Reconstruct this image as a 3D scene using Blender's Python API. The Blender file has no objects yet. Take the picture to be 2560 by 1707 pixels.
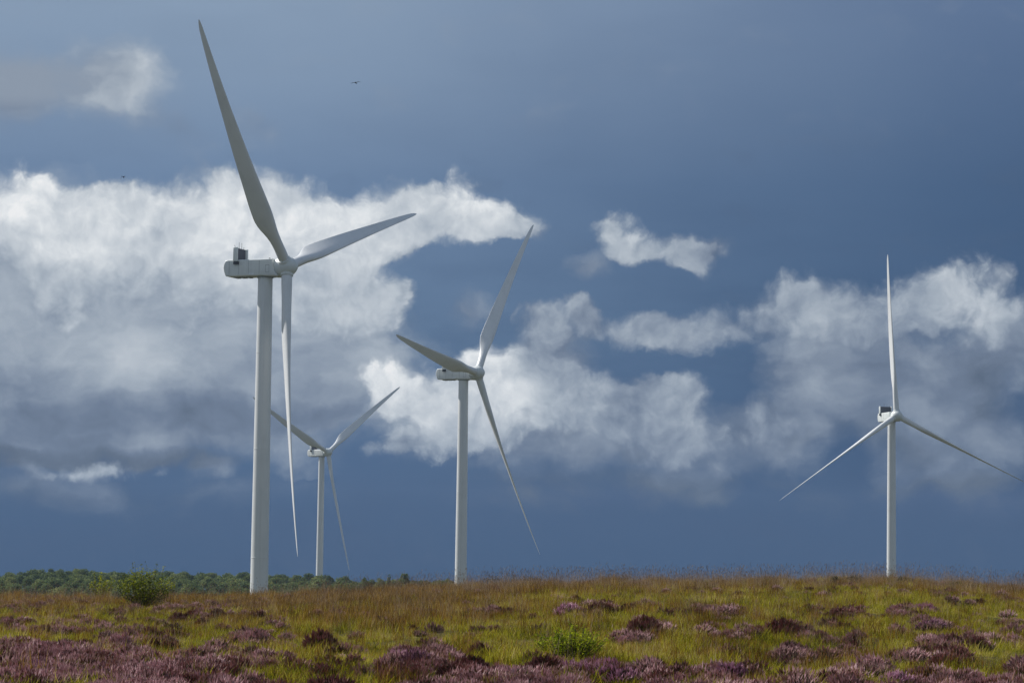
import bpy, bmesh, math, random
import numpy as np
from mathutils import Vector, Matrix, noise as mnoise

scene = bpy.context.scene
R = math.radians
random.seed(7)

# ------------------------------------------------------------------ camera
# the eye is the origin; +Y looks over the moor, +X to the right, Z up, metres
PITCH, ROLL, FPX = R(4.7883), R(0.7382), 7000.0
PW, PH = 2560.0, 1707.0
cam_d = bpy.data.cameras.new('camera')
cam = bpy.data.objects.new('camera', cam_d)
scene.collection.objects.link(cam)
cam_d.sensor_width = 36.0
cam_d.lens = FPX / PW * 36.0
cam_d.clip_start, cam_d.clip_end = 0.5, 30000.0
FWD = Vector((0, math.cos(PITCH), math.sin(PITCH)))
UP0 = Vector((0, -math.sin(PITCH), math.cos(PITCH)))
RIGHT = Vector((1, 0, 0)) * math.cos(ROLL) + UP0 * math.sin(ROLL)
UP = UP0 * math.cos(ROLL) - Vector((1, 0, 0)) * math.sin(ROLL)
cam.matrix_world = Matrix((RIGHT, UP, -FWD)).transposed().to_4x4()
scene.camera = cam

# ------------------------------------------------------------------ light
SUN_EL, SUN_AZ = R(41.0), R(-62.0)          # azimuth from +Y towards +X
sun_dir = Vector((math.sin(SUN_AZ) * math.cos(SUN_EL), math.cos(SUN_AZ) * math.cos(SUN_EL), math.sin(SUN_EL)))
sun_d = bpy.data.lights.new('sun', 'SUN')
sun_d.energy = 5.0
sun_d.angle = R(0.53)
sun_d.color = (1.0, 0.965, 0.92)
sun = bpy.data.objects.new('sun', sun_d)
scene.collection.objects.link(sun)
sun.rotation_euler = sun_dir.to_track_quat('Z', 'Y').to_euler()
sun.location = (0, 0, 300)

vs = scene.view_settings
vs.view_transform, vs.look, vs.exposure, vs.gamma = 'Standard', 'None', 0.0, 1.0
vs.use_curve_mapping = False
scene.cycles.use_denoising = True
scene.cycles.max_bounces = 6
scene.cycles.diffuse_bounces = 3
scene.cycles.transparent_max_bounces = 8
scene.cycles.volume_bounces = 0

def lin(c):
    return tuple((v / 255.0 / 12.92) if v / 255.0 <= 0.04045 else ((v / 255.0 + 0.055) / 1.055) ** 2.4 for v in c)

class NT:
    """small helper to write node trees"""
    def __init__(s, tree): s.t = tree
    def n(s, kind, props=None, **inp):
        nd = s.t.nodes.new(kind)
        for k, v in (props or {}).items(): setattr(nd, k, v)
        for k, v in inp.items():
            s.put(nd.inputs[int(k[1:])] if k[0] == 'i' and k[1:].isdigit() else nd.inputs[k.replace('_', ' ')], v)
        return nd
    def put(s, sock, v):
        if isinstance(v, bpy.types.NodeSocket): s.t.links.new(v, sock)
        elif isinstance(v, bpy.types.Node): s.t.links.new(v.outputs[0], sock)
        elif sock.type == 'RGBA' and len(v) == 3: sock.default_value = tuple(v) + (1.0,)
        else: sock.default_value = v
    def math(s, op, a, b=0.0, c=0.0, clamp=False):
        return s.n('ShaderNodeMath', dict(operation=op, use_clamp=clamp), i0=a, i1=b, i2=c).outputs[0]
    def vec(s, op, a, b=(0, 0, 0), c=(0, 0, 0)):
        nd = s.n('ShaderNodeVectorMath', dict(operation=op), i0=a, i1=b)
        if op == 'MULTIPLY_ADD': s.put(nd.inputs[2], c)
        return nd.outputs['Value'] if op in ('LENGTH', 'DOT_PRODUCT') else nd.outputs[0]
    def noise(s, v, scale, detail=3.0, rough=0.5, lac=2.0, dist=0.0):
        return s.n('ShaderNodeTexNoise', Vector=v, Scale=scale, Detail=detail, Roughness=rough, Lacunarity=lac, Distortion=dist)
    def ramp(s, f, stops, interp='LINEAR'):
        nd = s.n('ShaderNodeValToRGB', i0=f); cr = nd.color_ramp; cr.interpolation = interp
        while len(cr.elements) < len(stops): cr.elements.new(0.5)
        for e, (p, c) in zip(cr.elements, stops):
            e.position = p; e.color = tuple(c) + (1.0,) if len(c) == 3 else c
        return nd.outputs[0]
    def mix(s, f, a, b):
        nd = s.n('ShaderNodeMix', dict(data_type='RGBA'))
        s.put(nd.inputs[0], f); s.put(nd.inputs[6], a); s.put(nd.inputs[7], b)
        return nd.outputs[2]
    def smooth(s, v, lo, hi, t0=0.0, t1=1.0):
        nd = s.n('ShaderNodeMapRange', dict(interpolation_type='SMOOTHSTEP'))
        for i, x in enumerate((v, lo, hi, t0, t1)): s.put(nd.inputs[i], x)
        return nd.outputs[0]

# cloud lobes: azimuth, elevation (degrees), their half widths, weight, brightness
VEIL = [
    (-8.85,5.18,6.41,2.94,1.10,0.56), (-6.48,5.42,4.81,2.49,0.90,0.62), (-7.52,4.77,2.32,0.98,1.20,0.74), (-5.50,5.44,2.32,1.07,0.90,0.74),
    (-4.06,4.05,2.94,2.05,1.00,0.49), (-9.06,3.33,5.35,0.98,0.90,0.38), (-6.78,3.20,3.83,0.45,2.40,0.27), (-8.17,2.64,5.52,0.53,0.70,0.37),
    (-9.29,2.29,4.28,0.29,1.10,0.12), (-9.80,1.65,2.32,0.53,0.50,0.32), (-6.83,1.61,3.74,0.53,0.30,0.24), (6.98,4.17,2.23,1.51,1.40,0.41),
    (8.82,3.21,2.23,1.69,1.30,0.35), (10.12,4.62,1.69,0.98,1.00,0.44), (2.47,2.89,2.94,1.25,0.80,0.38), (5.39,2.92,1.51,1.07,0.90,0.37),
    (0.85,4.39,1.16,0.98,1.00,0.44), (-0.21,2.86,2.85,0.98,0.70,0.42), (-8.48,9.85,1.60,1.25,0.90,0.55), (-9.75,9.71,1.07,0.89,0.50,0.47),
    (-10.45,9.73,1.16,1.25,0.90,0.50), (-7.00,9.03,0.98,0.71,0.45,0.46), (-5.14,9.34,1.07,0.71,0.35,0.42), (-0.87,5.39,0.98,0.45,0.55,0.42),
    (1.49,6.40,0.62,0.40,0.55,0.38), (4.16,2.20,0.98,0.31,0.35,0.33), (-6.14,2.11,0.71,0.31,0.70,0.44), (2.03,1.73,6.24,0.49,0.55,0.08),
    (9.51,1.72,3.12,0.53,0.65,0.02),
]
CUMULUS = [
    (-10.21,7.25,1.51,1.16,1.00,0.95), (-9.15,6.76,1.96,1.16,1.00,0.78), (-8.01,6.97,1.78,1.16,1.00,0.78), (-6.78,6.92,1.96,1.25,1.00,0.80),
    (-5.67,6.94,1.69,1.25,1.00,1.02), (-4.38,7.06,1.96,1.16,1.00,0.86), (-3.49,6.90,1.43,0.98,0.90,0.80), (-6.36,7.99,1.25,0.53,0.50,0.62),
    (-5.02,7.67,1.34,0.71,0.80,0.75), (-8.47,7.66,0.80,0.53,0.60,0.70), (-3.82,5.65,2.05,1.07,0.90,0.70), (-2.66,5.59,1.16,0.71,0.80,0.66),
    (-2.94,6.34,1.16,0.80,0.50,0.68), (-4.98,5.98,2.23,1.25,0.90,0.72), (-7.37,5.75,3.03,1.34,0.70,0.62), (-9.39,5.78,2.41,1.16,0.70,0.60),
    (-3.01,5.13,1.25,0.53,0.50,0.60), (-2.33,7.55,1.16,0.85,1.00,0.72), (-1.61,7.16,1.51,0.53,0.70,0.70), (-2.59,7.01,0.98,0.71,0.80,0.72),
    (-1.26,7.48,1.34,0.89,1.00,0.88), (-0.35,7.13,1.16,0.62,0.90,0.72), (0.46,6.97,0.80,0.36,0.45,0.50), (2.07,7.16,0.76,0.55,0.90,0.68),
    (2.47,6.76,0.76,0.45,0.95,0.64), (3.15,6.65,1.25,0.43,0.80,0.50), (3.95,6.89,0.98,0.37,0.80,0.50), (3.68,6.51,0.53,0.32,0.85,0.66),
    (0.92,5.33,1.43,0.53,0.90,0.50), (1.46,5.51,0.53,0.40,0.70,0.54), (2.27,5.10,1.25,0.46,1.00,0.47), (3.52,4.97,1.43,0.59,1.10,0.50),
    (4.58,5.22,1.34,0.67,1.15,0.54), (5.91,5.58,1.34,0.80,0.95,0.58), (6.88,5.45,1.51,0.76,0.95,0.54), (8.03,5.54,1.34,0.89,0.95,0.62),
    (9.21,5.76,1.43,1.16,1.00,0.70), (10.12,5.23,1.07,0.71,0.80,0.54), (7.33,4.98,2.85,0.40,0.60,0.44), (9.60,4.57,1.34,0.49,0.50,0.44),
    (-2.54,3.90,0.89,0.80,1.10,0.95), (-1.95,3.51,1.07,0.98,1.00,0.82), (-0.45,4.11,1.07,0.98,1.10,0.95), (-1.02,3.47,1.34,0.98,1.00,0.80),
    (0.36,3.76,1.16,0.98,1.00,0.76), (-1.98,2.57,1.43,0.49,0.80,0.60), (-0.38,2.77,1.69,0.62,0.70,0.58), (1.48,3.55,1.25,1.02,1.10,0.58),
    (2.37,3.52,1.34,0.98,1.15,0.54), (3.09,3.26,1.43,1.20,1.25,0.50), (3.80,2.73,1.16,0.71,0.80,0.43), (3.30,3.70,0.85,0.62,1.00,0.56),
    (2.29,2.45,2.05,0.62,0.45,0.38), (0.57,4.61,0.85,0.71,1.10,0.50), (1.03,4.21,0.62,0.45,0.70,0.46), (-8.55,2.04,1.65,0.32,0.85,0.58),
    (-9.81,2.07,0.53,0.31,0.50,0.45), (5.48,3.01,1.34,0.94,1.00,0.43),
]


def build_sky():
    w = bpy.data.worlds.new('World'); scene.world = w
    w.use_nodes = True
    w.cycles.sampling_method = 'MANUAL'; w.cycles.sample_map_resolution = 512
    t = w.node_tree; t.nodes.clear(); N = NT(t)
    d = N.n('ShaderNodeTexCoord').outputs['Generated']
    sep = N.n('ShaderNodeSeparateXYZ', i0=d)
    x, y, z = sep.outputs
    az = N.math('MULTIPLY', N.math('ARCTAN2', x, y), 57.29578)
    el = N.math('MULTIPLY', N.math('ARCSINE', z), 57.29578)
    P = N.n('ShaderNodeCombineXYZ', i0=az, i1=el, i2=0.0).outputs[0]
    nishita = N.n('ShaderNodeTexSky', dict(sky_type='NISHITA', sun_disc=False, sun_elevation=SUN_EL, sun_rotation=SUN_AZ,
                                           altitude=200.0, air_density=1.0, dust_density=1.5, ozone_density=1.0)).outputs[0]
    K = 10.0                                   # world strength is 0.1
    col = lambda c: tuple(v * K for v in lin(c))
    # rain-laden blue air behind the clouds: lighter to the upper left, darkest to the right
    e01 = N.math('DIVIDE', el, 14.0, clamp=True)
    left = N.ramp(e01, [(0.0, col((38, 69, 105))), (.10, col((48, 77, 113))), (.2, col((72, 100, 135))), (.36, col((98, 123, 153))), (.57, col((108, 132, 163))), (.72, col((128, 149, 175))), (.86, col((137, 157, 181)))])
    right = N.ramp(e01, [(0.0, col((36, 67, 103))), (.12, col((43, 71, 107))), (.36, col((60, 87, 121))), (.57, col((66, 92, 126))), (.86, col((94, 116, 149)))])
    ds = N.noise(P, 0.16, 2.0).outputs[0]
    ax = N.math('ADD', az, N.math('MULTIPLY', N.math('SUBTRACT', ds, 0.5), 5.0))
    base = N.mix(N.smooth(ax, -7.0, 11.5), left, right)
    # faint layers of rain in the lower sky
    rain = N.noise(N.vec('MULTIPLY', P, (.22, .75, 1)), 1.0, 5.0, .55).outputs[0]
    base = N.mix(N.math('MULTIPLY', N.smooth(rain, .40, .70), N.smooth(el, 9.0, 2.5, .05, .34)), base, col((46, 70, 104)))

    def layer(lobes, PW):
        D = B = None
        for i, (a, e, ra, re, wt, b) in enumerate(lobes):
            if i and i % 8 == 0:          # keeps the evaluation in sequence (the shader stack is small)
                PW = N.vec('MULTIPLY_ADD', B, (1e-9, 1e-9, 1e-9), PW)
            v = N.vec('MULTIPLY_ADD', PW, (1 / ra, 1 / re, 0), (-a / ra, -e / re, 0))
            g = N.n('ShaderNodeTexGradient', dict(gradient_type='SPHERICAL'), i0=v).outputs[1]
            D = N.math('MULTIPLY_ADD', g, wt, D if D is not None else 0.0)
            B = N.math('MULTIPLY_ADD', g, wt * b, B if B is not None else 0.0)
        return D, N.math('DIVIDE', B, N.math('ADD', D, 0.001))

    def warp(P, s1, a1, s2, a2, fl=1.0):
        n1 = N.noise(P, s1, 2.0, .5).outputs[1]
        n2 = N.noise(P, s2, 6.0, .58).outputs[1]
        q = N.vec('MULTIPLY_ADD', n1, (a1, a1 * fl, 0), P)
        q = N.vec('MULTIPLY_ADD', n2, (a2, a2 * fl, 0), q)
        k = -0.5 * (a1 + a2)
        return N.vec('ADD', q, (k, k * fl, 0))

    cramp = [(0.0, col((54, 78, 114))), (.2, col((88, 101, 119))), (.35, col((108, 122, 143))), (.5, col((140, 152, 168))),
             (.65, col((170, 180, 191))), (.8, col((198, 205, 212))), (.93, col((226, 230, 233))), (1.0, col((240, 241, 242)))]
    # soft grey veils and storm base
    Pv = warp(P, .35, 1.5, 1.1, 1.1, .55)
    D, B = layer(VEIL, Pv)
    fb = N.noise(N.vec('MULTIPLY', Pv, (.9, 1.35, 1)), .62, 6.0, .52).outputs[0]
    fb = N.math('SUBTRACT', fb, 0.5)
    D = N.math('MULTIPLY_ADD', fb, 1.1, D)
    B = N.math('MULTIPLY_ADD', fb, 0.80, B)
    B = N.math('MAXIMUM', B, N.smooth(el, 8.2, 9.6, 0.0, .50))     # the high wisps are thin and stay pale
    c1 = N.mix(N.smooth(D, .02, .75, 0.0, 0.95), base, N.ramp(B, cramp))
    # crisp cumulus heads: cauliflower swellings on the lobes, lit from the upper left
    Pc = warp(P, .6, .80, 1.9, .44)
    D, B = layer(CUMULUS, Pc)
    puff = lambda q: N.n('ShaderNodeTexVoronoi', dict(voronoi_dimensions='2D', feature='SMOOTH_F1'), Vector=q, Scale=1.15, Detail=3.0, Roughness=.52, Lacunarity=2.3, Smoothness=.6).outputs['Distance']
    v1 = puff(Pc)
    v2 = puff(N.vec('ADD', Pc, (-.13, .17, 0)))
    f1 = N.math('SUBTRACT', N.noise(Pc, .9, 8.0, .57).outputs[0], 0.5)
    f0 = N.math('SUBTRACT', N.noise(P, .50, 4.0, .55).outputs[0], 0.5)
    D = N.math('MULTIPLY_ADD', f1, 0.55, D)
    D = N.math('MULTIPLY_ADD', v1, -0.46, N.math('ADD', D, .27))
    B = N.math('MULTIPLY_ADD', N.math('SUBTRACT', v2, v1), 0.16, B)
    B = N.math('MULTIPLY_ADD', f1, 0.32, B)
    B = N.math('MULTIPLY_ADD', f0, 0.62, B)
    B = N.math('ADD', B, N.smooth(D, .2, .8, -.10, .0))
    soft = N.smooth(N.noise(P, .8, 2.0).outputs[0], .35, .65, .42, .95)
    soft = N.math('ADD', soft, N.smooth(az, -1.0, 5.0, 0.0, .20))
    nd = N.smooth(D, .14, soft, 0.0, N.smooth(az, 0.0, 6.0, 1.0, .92))
    c2 = N.mix(nd, c1, N.ramp(B, cramp))
    # the rest of the sky, broken bright cloud overhead and behind
    g0 = N.noise(d, 2.6, 6.0, .58).outputs[0]
    other = N.mix(N.smooth(g0, .40, .62), N.mix(.6, nishita, col((80, 102, 134))), N.ramp(N.noise(d, 1.7, 4.0).outputs[0], [(.3, col((110, 125, 144))), (.6, col((172, 182, 192)))]))
    ahead = N.math('MULTIPLY', N.smooth(N.math('ABSOLUTE', az), 16.0, 40.0, 1.0, 0.0), N.smooth(el, 13.0, 24.0, 1.0, 0.0))
    c3 = N.mix(ahead, other, c2)
    bg = N.n('ShaderNodeBackground', Color=c3, Strength=0.1)
    N.n('ShaderNodeOutputWorld', Surface=bg.outputs[0])
build_sky()

# ------------------------------------------------------------------ helpers
def link(o, parent=None):
    scene.collection.objects.link(o)
    if parent is not None: o.parent = parent
    return o

def mesh_obj(name, verts, faces, mat, parent=None, smooth=False, uid=None):
    me = bpy.data.meshes.new(name)
    me.from_pydata(verts, [], faces)
    me.update()
    if smooth: me.polygons.foreach_set('use_smooth', [True] * len(me.polygons))
    for m in (mat if isinstance(mat, (list, tuple)) else [mat]): me.materials.append(m)
    return link(bpy.data.objects.new(name, me), parent)

def bm_obj(name, bm, mat, parent=None, smooth=False, angle=None):
    me = bpy.data.meshes.new(name)
    bm.normal_update()
    if angle is not None:
        for f in bm.faces: f.smooth = True
        for e in bm.edges: e.smooth = e.calc_face_angle(0) < R(angle)
    elif smooth:
        for f in bm.faces: f.smooth = True
    bm.to_mesh(me); bm.free()
    for m in (mat if isinstance(mat, (list, tuple)) else [mat]): me.materials.append(m)
    return link(bpy.data.objects.new(name, me), parent)

def tag(o, label=None, cat=None, group=None, kind=None):
    for k, v in (('label', label), ('category', cat), ('group', group), ('kind', kind)):
        if v: o[k] = v
    return o

def empty(name, loc, rz=0.0):
    o = bpy.data.objects.new(name, None); link(o)
    o.location = loc; o.rotation_euler = (0, 0, rz); o.empty_display_size = 0.3
    return o

def copy_tree(o, parent=None):
    c = o.copy(); link(c)
    if parent is not None: c.parent = parent; c.matrix_parent_inverse = o.matrix_parent_inverse.copy()
    for ch in list(o.children): copy_tree(ch, c)
    return c

def add_box(bm, lo, hi, bev=0.0, seg=2):
    r = bmesh.ops.create_cube(bm, size=1.0)
    vs_ = r['verts']
    c = [(a + b) / 2 for a, b in zip(lo, hi)]; s = [b - a for a, b in zip(lo, hi)]
    for v in vs_: v.co = Vector([c[i] + v.co[i] * s[i] for i in range(3)])
    if bev:
        es = list({e for v in vs_ for e in v.link_edges})
        bmesh.ops.bevel(bm, geom=es, offset=bev, segments=seg, affect='EDGES', profile=0.5)

def add_tube(bm, p, q, r0, r1, n=8, caps=True):
    p, q = Vector(p), Vector(q); d = (q - p).normalized()
    u = d.orthogonal().normalized(); v = d.cross(u)
    rings = []
    for c, r in ((p, r0), (q, r1)):
        rings.append([bm.verts.new(c + (u * math.cos(2 * math.pi * i / n) + v * math.sin(2 * math.pi * i / n)) * r) for i in range(n)])
    for i in range(n):
        bm.faces.new((rings[0][i], rings[0][(i + 1) % n], rings[1][(i + 1) % n], rings[1][i]))
    if caps:
        bm.faces.new(rings[0][::-1]); bm.faces.new(rings[1])

def loft(bm, rings, cap0=True, cap1=True):
    rr = [[bm.verts.new(p) for p in ring] for ring in rings]
    n = len(rr[0])
    for a, b in zip(rr, rr[1:]):
        for i in range(n): bm.faces.new((a[i], a[(i + 1) % n], b[(i + 1) % n], b[i]))
    if cap0: bm.faces.new(rr[0][::-1])
    if cap1: bm.faces.new(rr[-1])

def material(name):
    m = bpy.data.materials.new(name); m.use_nodes = True
    m.node_tree.nodes.clear()
    return m, NT(m.node_tree)

def finish(N, surf):
    N.n('ShaderNodeOutputMaterial', Surface=surf if isinstance(surf, bpy.types.NodeSocket) else surf.outputs[0])

def plain(name, col, rough=0.6, metal=0.0, vary=0.12, scale=3.0):
    m, N = material(name)
    co = N.n('ShaderNodeTexCoord').outputs['Object']
    nz = N.noise(co, scale, 4.0).outputs[0]
    a = tuple(v * (1 - vary) for v in col); b = tuple(min(1, v * (1 + vary)) for v in col)
    c = N.ramp(nz, [(.3, a), (.7, b)])
    finish(N, N.n('ShaderNodeBsdfPrincipled', Base_Color=c, Roughness=rough, Metallic=metal))
    return m

def paint_material(name, col, streak):
    # weathered satin paint: faint vertical run marks and a little grime
    m, N = material(name)
    co = N.n('ShaderNodeTexCoord').outputs['Object']
    n1 = N.noise(N.vec('MULTIPLY', co, streak), 1.0, 5.0, .6).outputs[0]
    n2 = N.noise(co, .35, 4.0).outputs[0]
    f = N.math('MULTIPLY_ADD', n1, .6, N.math('MULTIPLY', n2, .4))
    c = N.ramp(f, [(.28, tuple(v * .86 for v in col)), (.5, col), (.75, tuple(v * 1.03 for v in col))])
    r = N.math('MULTIPLY_ADD', n2, .25, .28)
    finish(N, N.n('ShaderNodeBsdfPrincipled', Base_Color=c, Roughness=r, Specular_IOR_Level=.45))
    return m

M = {}
M['tower_paint'] = paint_material('tower_paint', (.72, .74, .735), (2.2, 2.2, .05))
M['blade_paint'] = paint_material('blade_paint', (.76, .775, .775), (.6, .6, .12))
M['nacelle_paint'] = paint_material('nacelle_paint', (.70, .735, .72), (1.6, 1.6, .3))
M['dark_metal'] = plain('dark_metal', (.035, .037, .042), .55)
M['radiator_core'] = plain('radiator_core', (.085, .085, .10), .6, 0.2, .3, 9.0)
M['pale_label'] = plain('pale_label', (.72, .76, .78), .5)
M['seam'] = plain('seam', (.30, .33, .34), .6)

# ------------------------------------------------------------------ terrain
CREST = [(-60, -1.44), (-22, -1.39), (-16.5, -1.35), (-11, -1.18), (-6.5, -.93), (-2.2, -.69), (2, -.45), (7.2, -.33), (12, -.22), (16, -.14), (22, -.40), (60, -1.0)]
def lerp_table(t, x):
    if x <= t[0][0]: return t[0][1]
    for (a, va), (b, vb) in zip(t, t[1:]):
        if x <= b: return va + (vb - va) * (x - a) / (b - a)
    return t[-1][1]
def sm(x, a, b):
    t = min(1.0, max(0.0, (x - a) / (b - a))); return t * t * (3 - 2 * t)
FAR = [(200, -3.0), (330, -9.0), (520, -16.0), (800, -14.5), (1200, -10.5), (1500, -14.0), (2200, -24.0), (4200, -44.0)]
def ground_z(x, y):
    zc = lerp_table(CREST, x * 120.0 / max(y, 60.0))
    m = (zc + 1.72) / 76.0
    if y <= 44: z = -1.72
    elif y <= 120: z = -1.72 + m * (y - 44)
    else:
        t = y - 120
        z = zc + m * min(t, 12) - .0009 * min(t, 30) ** 2 - max(0, t - 30) * .03
    if y > 150:
        k = sm(y, 150, 260); z = z * (1 - k) + lerp_table(FAR, y) * k
    if y < 400:
        z += .10 * mnoise.noise((x * .16, y * .10, 3.1)) * sm(y, 10, 44) + .05 * mnoise.noise((x * .5, y * .3, 9.7))
    else:
        z += 1.2 * mnoise.noise((x * .01, y * .006, 1.3))
    return z

def ray(px, py):
    return (FWD + RIGHT * ((px - PW / 2) / FPX) - UP * ((py - PH / 2) / FPX))
def ground_at(px, py):
    """where the line of sight through a point of the photograph meets the moor"""
    d = ray(px, py); t = 30.0; dt = .25
    while t < 135:
        p = d * t
        if p.z <= ground_z(p.x, p.y): return Vector((p.x, p.y, ground_z(p.x, p.y)))
        t += dt
    p = d * 118.0
    return Vector((p.x, p.y, ground_z(p.x, p.y)))

def build_ground():
    m, N = material('moor_soil')
    pos = N.n('ShaderNodeNewGeometry').outputs['Position']
    n1 = N.noise(pos, .35, 6.0, .6).outputs[0]
    n2 = N.noise(pos, 4.0, 6.0, .65).outputs[0]
    c = N.ramp(N.math('MULTIPLY_ADD', n2, .5, N.math('MULTIPLY', n1, .5)),
               [(.32, (.020, .016, .008)), (.48, (.050, .045, .012)), (.62, (.085, .080, .018)), (.8, (.10, .075, .025))])
    b = N.n('ShaderNodeBump', Strength=.6, Distance=.06, Height=n2)
    finish(N, N.n('ShaderNodeBsdfPrincipled', Base_Color=c, Roughness=.95, Specular_IOR_Level=.1, Normal=b.outputs[0]))
    ys = list(np.arange(-40, 30, 10.)) + list(np.arange(30, 170, 1.0)) + list(np.arange(170, 400, 8.)) + list(np.arange(400, 1600, 40.)) + list(np.arange(1600, 4001, 200.))
    us = list(np.linspace(-1, 1, 161))
    V, F = [], []
    for y in ys:
        half = max(60.0, abs(y) * .45 + 40)
        for u in us:
            x = u * half; V.append((x, float(y), ground_z(x, y)))
    n = len(us)
    for j in range(len(ys) - 1):
        for i in range(n - 1): F.append((j * n + i, j * n + i + 1, (j + 1) * n + i + 1, (j + 1) * n + i))
    tag(mesh_obj('moorland_ground', V, F, m, smooth=True), kind='structure')
build_ground()

# ------------------------------------------------------------------ wind turbines
RB, DTIP, OVER, TILT = 56.0, 4.847, 4.394, R(4.802)

def section(chord, thick, blend, n=28):
    """airfoil ring in (X = upwind / leading edge, Y) ; blend 0 = circle of diameter thick, 1 = airfoil"""
    pts = []
    for i in range(n):
        th = 2 * math.pi * i / n
        xc = .5 * (1 + math.cos(th))                  # 1 = trailing edge
        yt = 5 * (.2969 * math.sqrt(max(xc, 0)) - .126 * xc - .3516 * xc ** 2 + .2843 * xc ** 3 - .1036 * xc ** 4)
        s = 1 if math.sin(th) >= 0 else -1
        cam_ = .035 * chord * math.sin(math.pi * xc)
        ax, ay = (.33 - xc) * chord, s * yt * thick + cam_
        cx, cy = -.5 * thick * math.cos(th), .5 * thick * math.sin(th)
        pts.append((cx + (ax - cx) * blend, cy + (ay - cy) * blend))
    return pts

CHORD = [(0, 2.0), (.04, 2.02), (.10, 2.6), (.16, 3.45), (.21, 3.85), (.27, 3.75), (.35, 3.4), (.5, 2.8), (.65, 2.15), (.8, 1.58), (.92, 1.08), (.97, .78), (.99, .46), (1.0, .12)]
THICK = [(0, 2.0), (.04, 2.0), (.10, 1.85), (.16, 1.55), (.21, 1.30), (.27, 1.08), (.35, .84), (.5, .54), (.65, .36), (.8, .24), (.92, .15), (.97, .10), (.99, .06), (1.0, .02)]
TWIST = [(0, 17), (.15, 15.5), (.25, 12), (.4, 7.5), (.6, 3.5), (.8, 1.0), (1.0, -.5)]
def blade_mesh(tip_angle):
    """tip_angle: between the wind and the chord of the tip (90 = running, 0 = feathered)"""
    bm = bmesh.new(); rings = []
    st = [0.0, .02, .04, .06, .08] + list(np.linspace(.1, .96, 44)) + [.97, .98, .987, .993, .997, 1.0]
    for t in st:
        r = 1.35 + t * (RB - 1.35)
        ch, tk = lerp_table(CHORD, t), lerp_table(THICK, t)
        sec = section(ch, tk, sm(t, .03, .2))
        a = R(tip_angle - lerp_table(TWIST, t))
        fx = r / RB
        dx = DTIP * (.45 * fx + .55 * fx * fx)
        rings.append([(x * math.cos(a) - y * math.sin(a) + dx, x * math.sin(a) + y * math.cos(a), r) for x, y in sec])
    loft(bm, rings)
    bmesh.ops.recalc_face_normals(bm, faces=bm.faces[:])
    for f in bm.faces: f.smooth = True
    me = bpy.data.meshes.new('blade')
    bm.to_mesh(me); bm.free(); me.materials.append(M['blade_paint'])
    return me
BLADE_PITCHED, BLADE_TURNED, BLADE_FEATHERED = blade_mesh(57), blade_mesh(71), blade_mesh(12)

def hub_mesh():
    """spinner: a rounded nose with three short blade collars"""
    bm = bmesh.new()
    prof = [(-2.05, 1.45), (-1.95, 1.62), (-1.5, 1.78), (-.8, 1.90), (0, 1.92), (.6, 1.82), (1.1, 1.60), (1.5, 1.30), (1.85, .92), (2.08, .50), (2.18, .0)]
    n = 40
    rings = [[(x, r * math.cos(2 * math.pi * i / n), r * math.sin(2 * math.pi * i / n)) for i in range(n)] for x, r in prof[:-1]]
    loft(bm, rings, True, False)
    tipv = bm.verts.new((prof[-1][0], 0, 0))
    last = [v for v in bm.verts if abs(v.co.x - prof[-2][0]) < 1e-5]
    last.sort(key=lambda v: math.atan2(v.co.z, v.co.y))
    for i in range(n): bm.faces.new((last[i], last[(i + 1) % n], tipv))
    bmesh.ops.recalc_face_normals(bm, faces=bm.faces[:])
    return bm

def collar_mesh(t):
    bm = bmesh.new(); n = 28
    c, s = math.cos(t), math.sin(t)
    rings = []
    for z, r in ((.9, 1.30), (1.78, 1.22), (1.92, 1.16), (1.97, 1.04), (1.97, .9)):
        ring = []
        for i in range(n):
            x, y = r * math.cos(2 * math.pi * i / n), r * math.sin(2 * math.pi * i / n)
            ring.append((x + .05, y * c - z * s, y * s + z * c))
        rings.append(ring)
    loft(bm, rings, False, False)
    return bm

def nacelle_mesh():
    bm = bmesh.new()
    side = [(-7.35, -1.72), (-7.75, -.9), (-7.9, -.15), (-7.8, .6), (-7.45, 1.24), (-6.9, 1.31), (0, 1.33), (2.22, 1.36), (2.34, .6), (2.58, -.8), (3.10, -1.78), (2.9, -1.92), (0, -1.78), (-6.6, -1.80)]
    hw = 1.9
    for_y = [(-hw, 1.0)]
    a = [bm.verts.new((x, -hw, z)) for x, z in side]
    b = [bm.verts.new((x, hw, z)) for x, z in side]
    n = len(side)
    for i in range(n): bm.faces.new((a[i], a[(i + 1) % n], b[(i + 1) % n], b[i]))
    fa, fb = bm.faces.new(a[::-1]), bm.faces.new(b)
    bmesh.ops.recalc_face_normals(bm, faces=bm.faces[:])
    es = [e for e in bm.edges if e in fa.edges[:] or e in fb.edges[:]]
    bmesh.ops.bevel(bm, geom=es, offset=.22, segments=4, affect='EDGES', profile=.5)
    return bm

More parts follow.
